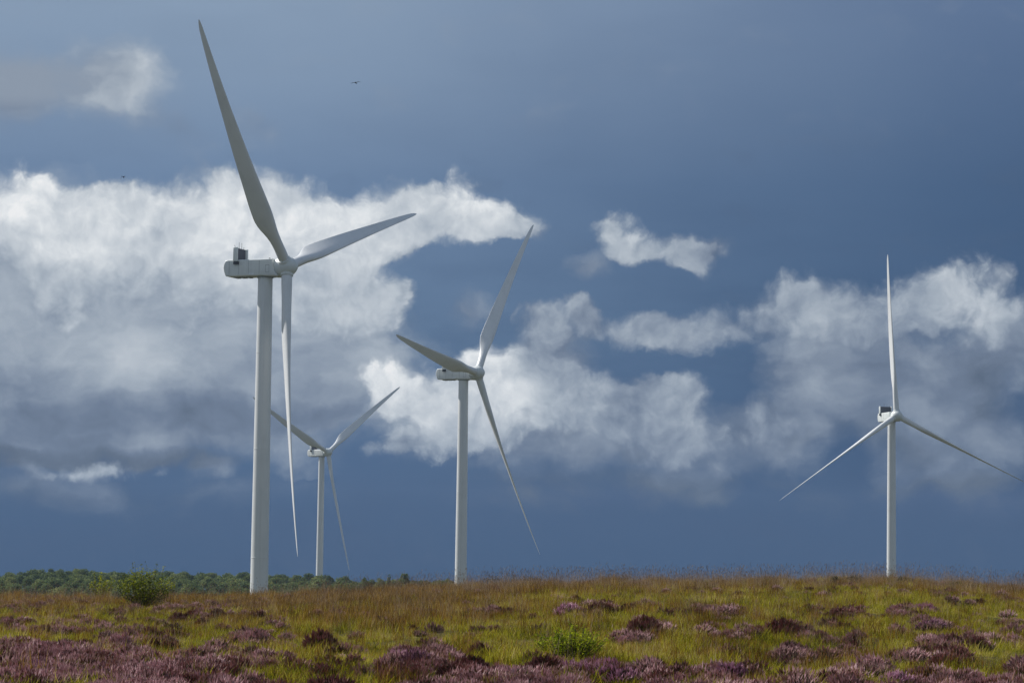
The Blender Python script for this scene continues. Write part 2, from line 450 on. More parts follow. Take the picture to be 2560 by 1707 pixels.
def make_turbine(name, hub, yaw_deg, az_deg, label, blade):
    yaw, az = R(yaw_deg), R(az_deg)
    a0 = Vector((math.cos(yaw), -math.sin(yaw), 0))
    tw = Vector(hub) - (a0 * math.cos(TILT) + Vector((0, 0, math.sin(TILT)))) * OVER
    gz = ground_z(tw.x, tw.y) - .3
    root = empty('wind_turbine', (tw.x, tw.y, gz), -yaw)
    tag(root, label, 'wind turbine', 'wind turbines on the moor')
    hz = hub[2] - gz                                    # hub height above the foot
    # tower in flanged sections
    bm = bmesh.new(); n = 48; H = hz - 1.76
    rbase = 1.36 + (H) * .0052
    zs = [0, .02]
    rings = []
    joints = [H * k for k in (.27, .55, .80)]
    lev = [0.0] + sorted(joints + [j + .16 for j in joints] + list(np.linspace(H * .08, H * .97, 12))) + [H - .5, H]
    for z in lev:
        r = rbase - z * .0052
        rings.append([(r * math.cos(2 * math.pi * i / n), r * math.sin(2 * math.pi * i / n), z) for i in range(n)])
    loft(bm, rings)
    tower = bm_obj('tower', bm, M['tower_paint'], root, angle=30)
    for j in joints + [H - .35]:
        bm = bmesh.new()
        r = rbase - j * .0052
        loft(bm, [[((r + o) * math.cos(2 * math.pi * i / n), (r + o) * math.sin(2 * math.pi * i / n), j + dz) for i in range(n)] for o, dz in ((.004, 0), (.03, .02), (.03, .14), (.004, .16))], False, False)
        bm_obj('flange', bm, M['tower_paint'], tower, angle=30)
    # door at the foot
    bm = bmesh.new(); add_box(bm, (-.45, -rbase - .06, .9), (.45, -rbase + .25, 3.1), .08)
    bm_obj('door', bm, M['seam'], tower)
    # nacelle
    nac = bm_obj('nacelle', nacelle_mesh(), M['nacelle_paint'], root, angle=35)
    nac.location = (0, 0, hz)
    # shell seams and hatch outline on both flanks
    for sy in (-1, 1):
        y0, y1 = (1.895, 1.912) if sy > 0 else (-1.912, -1.895)
        for sx in (-6.6, -4.6, -2.6, -.4):
            bm = bmesh.new(); add_box(bm, (sx - .03, y0, -1.5), (sx + .03, y1, 1.05))
            bm_obj('panel_seam', bm, M['seam'], nac)
    bm = bmesh.new()          # one picture-frame ring
    ring = lambda g, y: [bm.verts.new((x, y, z)) for x, z in ((.85 + g, -1.2 + g), (1.65 - g, -1.2 + g), (1.65 - g, .2 - g), (.85 + g, .2 - g))]
    ra, rb, rc, rd = ring(0, -1.892), ring(0, -1.914), ring(.06, -1.914), ring(.06, -1.892)
    for p, q in ((ra, rb), (rb, rc), (rc, rd)):
        for i in range(4): bm.faces.new((p[i], p[(i + 1) % 4], q[(i + 1) % 4], q[i]))
    bmesh.ops.recalc_face_normals(bm, faces=bm.faces[:])
    bm_obj('hatch_frame', bm, M['seam'], nac)
    bm = bmesh.new(); add_box(bm, (-2.6, -1.94, -1.62), (-1.55, -1.88, -1.25), .02)
    bm_obj('name_plate', bm, M['pale_label'], nac)
    for x0, x1 in ((-6.2, -5.4), (-5.0, -4.0), (-3.6, -2.9), (1.2, 1.7)):
        bm = bmesh.new(); add_box(bm, (x0, -.9, -1.98), (x1, .9, -1.7), .05)
        bm_obj('underside_vent', bm, M['seam'], nac)
    # yaw ring between tower and nacelle
    bm = bmesh.new(); add_tube(bm, (0, 0, -2.1), (0, 0, -1.7), 1.5, 1.6, 40)
    bm_obj('yaw_ring', bm, M['seam'], nac, angle=40)
    bm = bmesh.new(); add_tube(bm, (2.3, 0, -.15), (2.75, 0, -.10), 1.35, 1.3, 32)
    bm_obj('rotor_seal', bm, M['dark_metal'], nac, angle=40)
    # cooler on the roof at the tail
    for sy in (-1, 1):
        bm = bmesh.new(); add_box(bm, (-5.72, sy * 2.16 - .16, .95 if sy < 0 else 1.25), (-4.72, sy * 2.16 + .16, 3.68), .15, 3)
        bm_obj('cooler_cheek', bm, M['nacelle_paint'], nac, angle=35)
    bm = bmesh.new(); add_box(bm, (-5.45, -2.0, 1.3), (-5.2, 2.0, 3.58), .03)
    cf = bm_obj('radiator', bm, M['radiator_core'], nac)
    bm = bmesh.new(); add_box(bm, (-5.6, -2.3, .42), (-4.6, -1.88, .99), .03)
    bm_obj('bracket', bm, M['dark_metal'], nac)
    bm = bmesh.new(); add_box(bm, (-4.6, .9, 1.31), (-3.2, 1.2, 1.43))
    bm_obj('pipe_cover', bm, M['nacelle_paint'], nac)
    for (ax, ay, h) in ((-5.32, -.5, 1.15), (-5.32, .6, 1.15), (-5.32, 1.5, .45), (-5.35, -1.8, .5)):
        bm = bmesh.new(); add_tube(bm, (ax, ay, 3.5), (ax - (.3 if ay < -1.5 else 0), ay, 3.6 + h), .045, .03, 6)
        bm_obj('antenna', bm, M['dark_metal'], nac)
    for ay in (-.7, .7):
        bm = bmesh.new(); add_tube(bm, (1.15, ay, 1.31), (1.15, ay, 1.42), .10, .10, 10); add_tube(bm, (1.15, ay, 1.42), (1.15, ay, 1.60), .19, .15, 12)
        bm_obj('warning_light', bm, M['dark_metal'], nac)
    # rotor
    hb = bm_obj('hub', hub_mesh(), M['nacelle_paint'], root, angle=40)
    HM = Matrix.Translation((OVER * math.cos(TILT), 0, hz)) @ Matrix.Rotation(-TILT, 4, 'Y')
    hb.matrix_local = HM
    for k in range(3):
        t = az + k * 2 * math.pi / 3
        c = bm_obj('blade_collar', collar_mesh(t), M['nacelle_paint'], hb, angle=40)
        b = bpy.data.objects.new('blade', blade); link(b, root)
        b.matrix_local = HM @ Matrix.Rotation(t, 4, 'X')
    return root

TURBINES = [
    ((-42.093, 518.339, 56.880), 20.79, 46.742, 'largest and nearest white wind turbine, its tower rising left of the others', BLADE_PITCHED),
    ((-9.573, 783.574, 56.679), 26.34, 84.209, 'mid-distance white wind turbine standing between the nearest one and the lone right one', BLADE_PITCHED),
    ((-85.464, 1312.116, 56.719), 42.16, 66.024, 'smallest and farthest white wind turbine, partly behind the nearest tower, rising from the wood', BLADE_TURNED),
    ((134.035, 971.450, 57.304), 73.58, 3.694, 'white wind turbine standing apart at right, rotor facing almost straight at the viewer', BLADE_FEATHERED),
]
for h, yw, azd, lab, det in TURBINES: make_turbine('wind_turbine', h, yw, azd, lab, det)

# ------------------------------------------------------------------ plants
rng = np.random.default_rng(11)
def leafy(name, stops, trans=.35, rough=.6, patch=None, scale=.25, spec=.25):
    """leaf material: every leaf its own shade, slow drift of colour across the moor, light passing through"""
    m, N = material(name)
    g = N.n('ShaderNodeNewGeometry')
    isl = g.outputs['Random Per Island']
    big = N.noise(g.outputs['Position'], scale, 3.0, .6).outputs[0]
    oi = N.n('ShaderNodeObjectInfo').outputs['Random']
    mid = N.noise(g.outputs['Position'], scale * 4.5, 4.0, .65).outputs[0]
    dr = N.math('MULTIPLY_ADD', N.math('SUBTRACT', big, .5), 1.1, N.math('MULTIPLY', N.math('SUBTRACT', mid, .5), 1.3))
    f = N.math('ADD', N.math('MULTIPLY_ADD', isl, .52, dr), N.math('MULTIPLY', oi, .42))
    f = N.math('ADD', f, -.01, clamp=True)
    c = N.ramp(f, stops)
    p = N.n('ShaderNodeBsdfPrincipled', Base_Color=c, Roughness=rough, Specular_IOR_Level=spec)
    t = N.n('ShaderNodeBsdfTranslucent', Color=c)
    mx = N.n('ShaderNodeMixShader', i0=trans, i1=p.outputs[0], i2=t.outputs[0])
    finish(N, mx)
    return m

M['grass_green'] = leafy('grass_green', [(.0, (.035, .036, .004)), (.18, (.105, .108, .005)), (.40, (.30, .285, .009)), (.58, (.42, .365, .022)), (.74, (.52, .43, .085)), (1.0, (.68, .58, .27))], .47, spec=.08)
M['grass_brown'] = leafy('grass_brown', [(.0, (.045, .022, .006)), (.25, (.14, .068, .011)), (.5, (.27, .145, .022)), (.75, (.37, .23, .05)), (1.0, (.55, .42, .19))], .42, spec=.08)
M['seed_stem'] = leafy('seed_stem', [(.0, (.15, .10, .07)), (.5, (.32, .22, .14)), (1.0, (.55, .43, .28))], .4)
M['heather_leaf'] = leafy('heather_leaf', [(.0, (.028, .022, .008)), (.4, (.085, .075, .018)), (.7, (.16, .11, .036)), (1.0, (.24, .20, .055))], .25)
M['bloom_dusty'] = leafy('bloom_dusty', [(.0, (.17, .085, .075)), (.3, (.42, .245, .235)), (.6, (.60, .375, .385)), (1.0, (.75, .56, .56))], .45, scale=.5)
M['bloom_purple'] = leafy('bloom_purple', [(.0, (.24, .11, .15)), (.4, (.47, .25, .33)), (.7, (.63, .37, .48)), (1.0, (.77, .54, .63))], .45, scale=.5)
M['bloom_maroon'] = leafy('bloom_maroon', [(.0, (.10, .040, .032)), (.4, (.25, .105, .09)), (.7, (.38, .18, .165)), (1.0, (.52, .30, .28))], .45, scale=.5)
M['willow_leaf'] = leafy('willow_leaf', [(.0, (.05, .07, .008)), (.35, (.20, .235, .014)), (.65, (.40, .40, .024)), (1.0, (.60, .57, .10))], .55, .45, scale=1.2, spec=.25)
M['bright_leaf'] = leafy('bright_leaf', [(.0, (.045, .085, .008)), (.4, (.18, .23, .010)), (.7, (.34, .38, .016)), (1.0, (.52, .52, .05))], .55, .6, scale=1.2, spec=.1)
M['gorse_leaf'] = leafy('gorse_leaf', [(.0, (.016, .020, .008)), (.5, (.04, .048, .014)), (1.0, (.09, .085, .025))], .2)
M['tussock_leaf'] = leafy('tussock_leaf', [(.0, (.05, .045, .006)), (.5, (.13, .115, .012)), (1.0, (.22, .19, .03))], .3)
M['tree_leaf'] = leafy('tree_leaf', [(.0, (.055, .085, .034)), (.4, (.12, .165, .056)), (.7, (.20, .24, .08)), (1.0, (.32, .33, .12))], .4, .7, scale=.03, spec=.1)
M['bark'] = plain('bark', (.075, .058, .042), .9, 0, .4, 6.0)
M['twig'] = plain('twig', (.05, .035, .02), .8, 0, .4, 20.0)
M['feather_grey'] = plain('feather_grey', (.06, .062, .065), .7, 0, .3, 12.0)
M['feather_black'] = plain('feather_black', (.012, .012, .014), .6, 0, .3, 12.0)

def rot_from_dir(d):
    d = Vector(d).normalized(); u = d.orthogonal().normalized(); return u, d.cross(u)

class Leaves:
    """collects blades, shoots and leaves into one mesh"""
    def __init__(s): s.V, s.F = [], []
    def blade(s, base, d, h, w, bend, side):
        # tapering, bending grass blade of three segments
        p = Vector(base); up = Vector((0, 0, 1)); n0 = len(s.V); d = Vector(d); sd = Vector(side)
        for i in range(4):
            t = i / 3
            c = p + d * (h * t) + Vector((sd.y, -sd.x, 0)) * (bend * h * t * t) - up * (abs(bend) * .35 * h * t * t)
            ww = w * (1 - t) ** .7 * .5
            if i < 3: s.V += [c - sd * ww, c + sd * ww]
            else: s.V.append(c)
        s.F += [(n0, n0 + 1, n0 + 3, n0 + 2), (n0 + 2, n0 + 3, n0 + 5, n0 + 4), (n0 + 4, n0 + 5, n0 + 6)]
    def spindle(s, a, b, r0, rm):
        # three sided spindle between two points
        a, b = Vector(a), Vector(b); u, v = rot_from_dir(b - a); n0 = len(s.V)
        m = a.lerp(b, .4)
        for c, r in ((a, r0), (m, rm)):
            for k in range(3):
                an = k * 2.0944; s.V.append(c + (u * math.cos(an) + v * math.sin(an)) * r)
        s.V.append(b)
        for k in range(3):
            k2 = (k + 1) % 3
            s.F.append((n0 + k, n0 + k2, n0 + 3 + k2, n0 + 3 + k)); s.F.append((n0 + 3 + k, n0 + 3 + k2, n0 + 6))
    def leaf(s, c, d, nrm, L, w):
        # folded diamond leaf
        c, d, nrm = Vector(c), Vector(d).normalized(), Vector(nrm)
        sd = d.cross(nrm)
        sd = sd.normalized() if sd.length > 1e-4 else d.orthogonal().normalized()
        nn = sd.cross(d); n0 = len(s.V)
        s.V += [c, c + d * L * .45 + sd * w * .5 + nn * w * .15, c + d * L, c + d * L * .45 - sd * w * .5 + nn * w * .15]
        s.F += [(n0, n0 + 1, n0 + 2), (n0, n0 + 2, n0 + 3)]
    def mesh(s, name, mats, midx=None):
        me = bpy.data.meshes.new(name); me.from_pydata([tuple(v) for v in s.V], [], s.F); me.update()
        for m in mats: me.materials.append(m)
        if midx is not None: me.polygons.foreach_set('material_index', midx)
        return me
    def obj(s, name, mat, parent=None):
        o = bpy.data.objects.new(name, s.mesh(name, [mat])); return link(o, parent)

def grass_clump(n, h0, h1, w, spread, bend, loose=.38):
    L = Leaves()
    for _ in range(n):
        a, r = random.uniform(0, 6.283), spread * math.sqrt(random.random())
        t = random.uniform(0, 6.283)
        lean = random.gauss(0, loose)
        d = Vector((math.cos(t) * lean, math.sin(t) * lean, 1)).normalized()
        L.blade((math.cos(a) * r, math.sin(a) * r, -.03), d, random.uniform(h0, h1), w * random.uniform(.6, 1.3), random.uniform(0, bend), (math.cos(t), math.sin(t), 0))
    return L
def stem_clump(n, h0, h1, spread):
    L = Leaves()
    for _ in range(n):
        a, r = random.uniform(0, 6.283), spread * math.sqrt(random.random())
        t = random.gauss(.3, .9); lean = abs(random.gauss(.14, .12)); h = random.uniform(h0, h1)
        d = Vector((math.cos(t) * lean, math.sin(t) * lean, 1)).normalized()
        L.blade((math.cos(a) * r, math.sin(a) * r, 0), d, h, .0055, random.uniform(.0, .25), (math.cos(t), math.sin(t), 0))
        tip = Vector(L.V[-1])
        if random.random() < .35:
            L.spindle(tip - d * .03, tip + Vector((d.x, d.y, .4)).normalized() * .07, .002, .007)
    return L
def heather_shoots(n, rad, height, fl=.42, wob=.25, flower=True, thick=1.0):
    """(foliage, blossom) of a domed heather cushion"""
    A, B = Leaves(), Leaves()
    for _ in range(n):
        a, q = random.uniform(0, 6.283), math.sqrt(random.random())
        top = Vector((math.cos(a) * q * rad, math.sin(a) * q * rad, height * (math.sqrt(max(0.02, 1 - (q * .93) ** 2)) * random.uniform(.5, 1.15))))
        base = Vector((top.x * .45, top.y * .45, top.z * random.uniform(.0, .25)))
        ax = (top - base); d = (ax.normalized() + Vector((random.gauss(0, wob), random.gauss(0, wob), .6))).normalized()
        Ls = random.uniform(.09, .17)
        A.spindle(base, top, .006 * thick, .013 * thick)
        for _k in range(2):
            d2 = (d + Vector((random.gauss(0, .5), random.gauss(0, .5), random.gauss(0, .3)))).normalized()
            c = base.lerp(top, random.uniform(.5, .95)); A.spindle(c, c + d2 * Ls * .8, .004 * thick, .012 * thick)
        if flower and random.random() < fl * 2.0:
            for _k in range(2 if random.random() < .5 else 1):
                d2 = (d + Vector((random.gauss(0, .28), random.gauss(0, .28), 0))).normalized()
                c = top + Vector((random.gauss(0, .015), random.gauss(0, .015), -.02))
                B.spindle(c, c + d2 * Ls, .005 * thick, .015 * thick)
    return A, B

# hidden patterns for the ground cover live in a collection that is not part of the scene
def pattern(name, meshes):
    c = bpy.data.collections.new(name)
    for i, me in enumerate(meshes):
        c.objects.link(bpy.data.objects.new('%s_%02d' % (name, i), me))
    return c

def scatter(name, coll, npat, pts, scl, kind_label):
    """one ground-cover object: its points carry instances of the pattern clumps"""
    me = bpy.data.meshes.new(name)
    n = len(pts)
    me.from_pydata([tuple(p) for p in pts], [], [])
    def attr(an, ty, field, data):
        at = me.attributes.new(an, ty, 'POINT'); at.data.foreach_set(field, np.asarray(data).ravel())
    attr('pick', 'INT', 'value', rng.integers(0, npat, n).astype(np.int32))
    rot = np.zeros((n, 3), np.float32); rot[:, 2] = rng.uniform(0, 6.283, n); rot[:, 0] = rng.normal(0, .08, n); rot[:, 1] = rng.normal(0, .08, n)
    attr('turn', 'FLOAT_VECTOR', 'vector', rot)
    attr('grow', 'FLOAT', 'value', np.asarray(scl, np.float32))
    o = link(bpy.data.objects.new(name, me))
    ng = bpy.data.node_groups.new(name + '_scatter', 'GeometryNodeTree')
    ng.interface.new_socket('Geometry', in_out='INPUT', socket_type='NodeSocketGeometry')
    ng.interface.new_socket('Geometry', in_out='OUTPUT', socket_type='NodeSocketGeometry')
    nn, ll = ng.nodes, ng.links
    gi, go = nn.new('NodeGroupInput'), nn.new('NodeGroupOutput')
    ci = nn.new('GeometryNodeCollectionInfo'); ci.inputs['Collection'].default_value = coll
    ci.inputs['Separate Children'].default_value = True; ci.inputs['Reset Children'].default_value = True
    ip = nn.new('GeometryNodeInstanceOnPoints'); ip.inputs['Pick Instance'].default_value = True
    def named(an, ty):
        nd = nn.new('GeometryNodeInputNamedAttribute'); nd.data_type = ty; nd.inputs['Name'].default_value = an
        return next(s for s in nd.outputs if s.enabled and s.name == 'Attribute')
    ll.new(gi.outputs[0], ip.inputs['Points']); ll.new(ci.outputs[0], ip.inputs['Instance'])
    ll.new(named('pick', 'INT'), ip.inputs['Instance Index'])
    e2r = nn.new('FunctionNodeEulerToRotation')
    ll.new(named('turn', 'FLOAT_VECTOR'), e2r.inputs[0]); ll.new(e2r.outputs[0], ip.inputs['Rotation'])
    ll.new(named('grow', 'FLOAT'), ip.inputs['Scale'])
    ll.new(ip.outputs[0], go.inputs[0])
    md = o.modifiers.new('scatter', 'NODES'); md.node_group = ng
    tag(o, kind_label[0], kind_label[1], kind='stuff')
    return o

# ---- where things grow: (x, y) on the photograph, half width, half height, tone, amount
HEATHER = [(120, 1735, 230, 26, 'd', 1), (420, 1735, 200, 20, 'd', .9), (1260, 1735, 260, 18, 'd', .5), (1560, 1735, 130, 20, 'd', .6), (1980, 1735, 300, 18, 'd', .4), (2450, 1735, 120, 18, 'd', .7), (760, 1735, 110, 14, 'm', .5),
    (60, 1665, 190, 48, 'd', 1), (220, 1672, 170, 40, 'd', 1), (400, 1692, 150, 26, 'd', .9), (110, 1640, 120, 24, 'd', .8), (300, 1690, 60, 22, 'm', 1), (490, 1698, 80, 18, 'm', .9),
    (150, 1700, 90, 16, 'p', .25), (100, 1565, 95, 20, 'd', .8), (185, 1573, 75, 17, 'd', .7), (300, 1573, 60, 12, 'd', .5), (60, 1500, 95, 15, 'd', .8), (190, 1506, 65, 12, 'd', .8), (40, 1520, 60, 14, 'd', .6),
    (260, 1527, 60, 12, 'd', .6), (470, 1524, 85, 22, 'd', .9), (530, 1528, 45, 15, 'p', .4), (650, 1508, 65, 14, 'd', .9), (610, 1524, 70, 12, 'd', .7), (370, 1517, 70, 12, 'd', .7), (480, 1548, 60, 14, 'm', .4),
    (690, 1562, 24, 10, 'd', .6), (650, 1600, 55, 20, 'd', .5), (300, 1612, 36, 20, 'd', .6), (395, 1602, 32, 10, 'd', .5), (560, 1655, 105, 18, 'd', .7), (660, 1662, 45, 15, 'd', .8), (540, 1625, 50, 10, 'd', .4), (800, 1680, 60, 14, 'm', .35),
    (1060, 1662, 90, 26, 'd', .6), (1170, 1672, 55, 24, 'm', .8), (1110, 1648, 45, 18, 'd', .7), (1020, 1655, 40, 18, 'p', .5), (1000, 1690, 70, 16, 'm', .4), (1260, 1525, 32, 10, 'd', .4), (1330, 1535, 25, 9, 'm', .4), (1450, 1525, 70, 15, 'd', .7),
    (1620, 1580, 50, 20, 'd', .7), (1575, 1605, 36, 14, 'd', .7), (1700, 1540, 36, 9, 'm', .5), (1370, 1675, 60, 22, 'm', .7), (1500, 1690, 75, 22, 'p', .6), (1600, 1690, 55, 18, 'd', .8), (1250, 1702, 110, 14, 'd', .8), (1680, 1700, 60, 14, 'd', .7), (1420, 1690, 60, 16, 'd', .7),
    (2280, 1527, 66, 11, 'd', .7), (2410, 1500, 34, 14, 'd', .5), (2330, 1565, 48, 12, 'd', .7), (1960, 1580, 45, 18, 'm', .5), (1885, 1590, 42, 14, 'd', .7), (1790, 1580, 38, 13, 'd', .6), (1815, 1530, 42, 10, 'd', .6), (1775, 1540, 26, 8, 'd', .6), (2100, 1535, 48, 10, 'm', .6), (2010, 1530, 34, 8, 'm', .5), (2080, 1562, 36, 10, 'm', .5),
    (1975, 1645, 42, 20, 'd', .5), (2125, 1632, 26, 12, 'd', .6), (2050, 1602, 18, 10, 'm', .7), (2330, 1610, 60, 14, 'd', .4), (2440, 1605, 50, 16, 'd', .5), (2540, 1590, 34, 12, 'd', .7), (2300, 1645, 65, 18, 'd', .6), (2365, 1656, 45, 18, 'm', .6), (2190, 1675, 34, 12, 'd', .6),
    (1830, 1690, 56, 20, 'd', .6), (1750, 1700, 50, 16, 'd', .8), (1970, 1694, 24, 14, 'd', .8), (2060, 1700, 85, 16, 'd', .8), (2270, 1702, 45, 14, 'p', .35), (2390, 1700, 60, 14, 'd', .6), (2550, 1685, 24, 16, 'd', .7), (1340, 1465, 24, 8, 'm', .6), (1480, 1456, 20, 7, 'd', .6), (2290, 1478, 40, 8, 'd', .3), (1640, 1460, 60, 7, 'd', .3), (2500, 1482, 40, 9, 'd', .3)]
TONE = {'d': 'bloom_dusty', 'p': 'bloom_purple', 'm': 'bloom_maroon'}

def sample_points(n, y0, y1, weight):
    out = []
    while len(out) < n:
        y = math.sqrt(random.uniform(y0 * y0, y1 * y1)); x = random.uniform(-1, 1) * (.192 * y + 2.5)
        if random.random() < weight(x, y): out.append((x, y, ground_z(x, y) - .01))
    return out

def brownness(x, y):
    n = mnoise.noise((x * .10, y * .05, 5.5)) * .5 + mnoise.noise((x * .33, y * .16, 2.2)) * .35
    u = x * 120 / y
    b = .05 + .72 * sm(y, 92, 118) + .62 * math.exp(-((u + 4.5) / 5.5) ** 2) * sm(y, 66, 84) - .10 * sm(u, 6, 14) * sm(y, 60, 90) + n * .8
    return min(1, max(0, b))

def heather_masks():
    """ground positions of heather cushions in each patch, by tone"""
    pts = {'d': [], 'p': [], 'm': []}
    for px, py, rx, ry, tone, amt in HEATHER:
        k = int(amt * rx * ry * .042) + 3
        for _ in range(k):
            a, q = random.uniform(0, 6.283), math.sqrt(random.random())
            qx, qy = px + math.cos(a) * rx * q * 1.1, py + math.sin(a) * ry * q * 1.1
            g = ground_at(qx, qy + 7); g.z -= .02
            t = tone
            if mnoise.noise((g.x * .9, g.y * .45, 6.1)) < -.16: continue
            if random.random() < .28: t = random.choice('dddmp' if tone == 'p' else 'dmmm')
            pts[t].append(tuple(g))
    # thin strays all over
    for _ in range(1000):
        y = math.sqrt(random.uniform(40 ** 2, 122 ** 2)); x = random.uniform(-1, 1) * (.19 * y + 2)
        if mnoise.noise((x * .22, y * .10, 7.7)) > -.08: pts[random.choice('dddmm')].append((x, y, ground_z(x, y) - .03))
    return pts

def build_ground_cover():
    gp = pattern('green_tuft', [grass_clump(38, h, h * 2.1, .0085, .17, b).mesh('green_tuft', [M['grass_green']]) for h, b in ((.05, .9), (.07, 1.0), (.09, .9), (.06, 1.2), (.11, .8), (.14, .7))])
    bp = pattern('brown_tuft', [grass_clump(28, h, h * 1.8, .0085, .17, b, .24).mesh('brown_tuft', [M['grass_brown']]) for h, b in ((.15, .45), (.19, .5), (.13, .6), (.23, .4))])
    sp = pattern('seed_tuft', [stem_clump(7, .40, .95, .25).mesh('seed_tuft', [M['seed_stem']]) for _ in range(5)])
    g = sample_points(40000, 39, 127, lambda x, y: 1 - .80 * brownness(x, y))
    tuft = lambda P: np.array([min(1.6, max(.35, 1 + 1.25 * mnoise.noise((p[0] * .9, p[1] * .6, 4.4)) + .5 * mnoise.noise((p[0] * 2.6, p[1] * 2.0, 8.4)))) for p in P])
    scatter('moor_grass', gp, 6, g, rng.uniform(.65, 1.35, len(g)) * tuft(g), ('short yellow green moorland grass covering the slope', 'grass'))
    b = sample_points(23000, 40, 128, lambda x, y: .16 + brownness(x, y))
    scatter('rusty_sedge', bp, 4, b, rng.uniform(.7, 1.25, len(b)) * tuft(b), ('rusty brown sedge grass along the crest and middle slope', 'grass'))
    s = sample_points(4600, 45, 126, lambda x, y: (.05 + .25 * brownness(x, y) + .7 * sm(y, 104, 116) * sm(x * 120 / y, -8, 4)))
    scatter('seed_grass', sp, 5, s, rng.uniform(.7, 1.15, len(s)), ('thin dark flowering grass stems standing up along the skyline', 'grass'))
    pts = heather_masks()
    for tone, nm, lab in (('d', 'pale_heather', 'dusty pink heather spread in drifts through the grass'), ('p', 'purple_heather', 'strong purple heather in bloom along the lower edge'), ('m', 'maroon_heather', 'faded maroon heather between the pink drifts')):
        ms = []
        for k in range(4):
            A, B = heather_shoots(95, .27, .24, 1.1 if tone != 'm' else .85, thick=.9)
            na = len(A.V); nf = len(A.F)
            A.V += B.V; A.F += [tuple(i + na for i in f) for f in B.F]
            ms.append(A.mesh(nm, [M['heather_leaf'], M[TONE[tone]]], [0] * nf + [1] * len(B.F)))
        cp = pattern(nm + '_cushion', ms)
        scatter(nm, cp, 4, pts[tone], rng.uniform(.42, .98, len(pts[tone])), (lab, 'heather'))
    print('COVER', len(g), len(b), len(s), {k: len(v) for k, v in pts.items()})
build_ground_cover()

# ---- single heather bushes one can point to
def heather_protos():
    P = {}
    for tone, fl in (('d', .85), ('p', 1.1), ('m', .8)):
        A, B = heather_shoots(340, .34, .40, fl, thick=.95)
        P[tone] = (A.mesh('foliage', [M['heather_leaf']]), B.mesh('blossom', [M[TONE[tone]]]))
    return P
HP = heather_protos()
BUSHES = [  # foot on the photograph, half width, height, tone, label
    (800, 1634, 42, 50, 'm', 'dark maroon heather bush standing alone in bright grass, below the nearest turbine'),
    (640, 1618, 40, 40, 'd', 'dull pink heather bush left of the dark maroon one, with a brown left side'),
    (1040, 1678, 42, 48, 'p', 'purple heather bush at the left of the low heather cluster below the middle turbine'),
    (1112, 1662, 34, 40, 'd', 'pinkish grey heather bush behind the low heather cluster below the middle turbine'),
    (1178, 1690, 46, 42, 'm', 'dark brown heather bush ending the low heather cluster below the middle turbine on its right'),
    (1422, 1542, 34, 30, 'p', 'pale purple heather bush up the slope behind the leafy green shrub'),
    (1498, 1540, 38, 30, 'm', 'brownish heather bush adjoining the pale purple one behind the leafy green shrub'),
    (1612, 1592, 44, 44, 'm', 'dark dull heather bush on the slope to the right of the leafy green shrub'),
    (1572, 1618, 30, 28, 'd', 'small pink heather bush close to the right side of the leafy green shrub'),
    (1362, 1694, 44, 46, 'm', 'tall brown heather bush in front of the leafy green shrub, near the bottom edge'),
    (1470, 1704, 40, 40, 'p', 'bright purple heather bush at the bottom edge in front of the leafy green shrub'),
    (1520, 1690, 36, 40, 'p', 'second bright purple heather bush at the bottom edge, right of the brightest'),
    (1952, 1600, 50, 44, 'm', 'large dark red brown heather bush in the grass left of the lone right turbine'),
    (1878, 1604, 36, 30, 'd', 'pink heather bush just left of the large dark red brown bush'),
    (1968, 1664, 42, 42, 'd', 'grey pink heather bush with pale tops below the large dark red brown bush'),
    (2250, 1538, 34, 24, 'd', 'left half of the long low pink heather row below the lone right turbine'),
    (2312, 1538, 34, 26, 'p', 'right half of the long low pink heather row below the lone right turbine'),
    (2330, 1578, 40, 26, 'p', 'pale purple heather bush below the long low pink row at right'),
    (2384, 1622, 26, 34, 'm', 'very dark brown heather bush half way down the slope at far right'),
    (2290, 1664, 42, 36, 'd', 'grey purple heather bush low on the slope below the lone right turbine'),
    (2362, 1672, 42, 34, 'm', 'brown heather bush beside the grey purple one low on the right slope'),
    (1826, 1704, 46, 42, 'p', 'purple heather bush at the bottom edge below the large dark red brown bush'),
    (300, 1630, 36, 40, 'd', 'dusty brown pink heather bush above the big heather drift at lower left'),
    (212, 1628, 28, 26, 'm', 'small dark heather bush on the grass at the rim of the lower left drift'),
    (1818, 1540, 32, 24, 'd', 'small pink heather bush high on the slope between the two right turbines'),
    (2104, 1545, 40, 22, 'm', 'flat brown pink heather bush on the slope just left of the lone turbine'),
]
def build_bushes():
    for px, py, hw, h, tone, lab in BUSHES:
        g = ground_at(px, py); dist = math.hypot(g.x, g.y); k = dist / FPX
        r = empty('heather_bush', (g.x, g.y, g.z - .02), random.uniform(0, 6.28))
        r.scale = (hw * k / .35, hw * k / .35, h * k / .40)
        tag(r, lab, 'heather', 'heather bushes on the slope')
        for me, nm in zip(HP[tone], ('foliage', 'blossom')): link(bpy.data.objects.new(nm, me), r)
build_bushes()

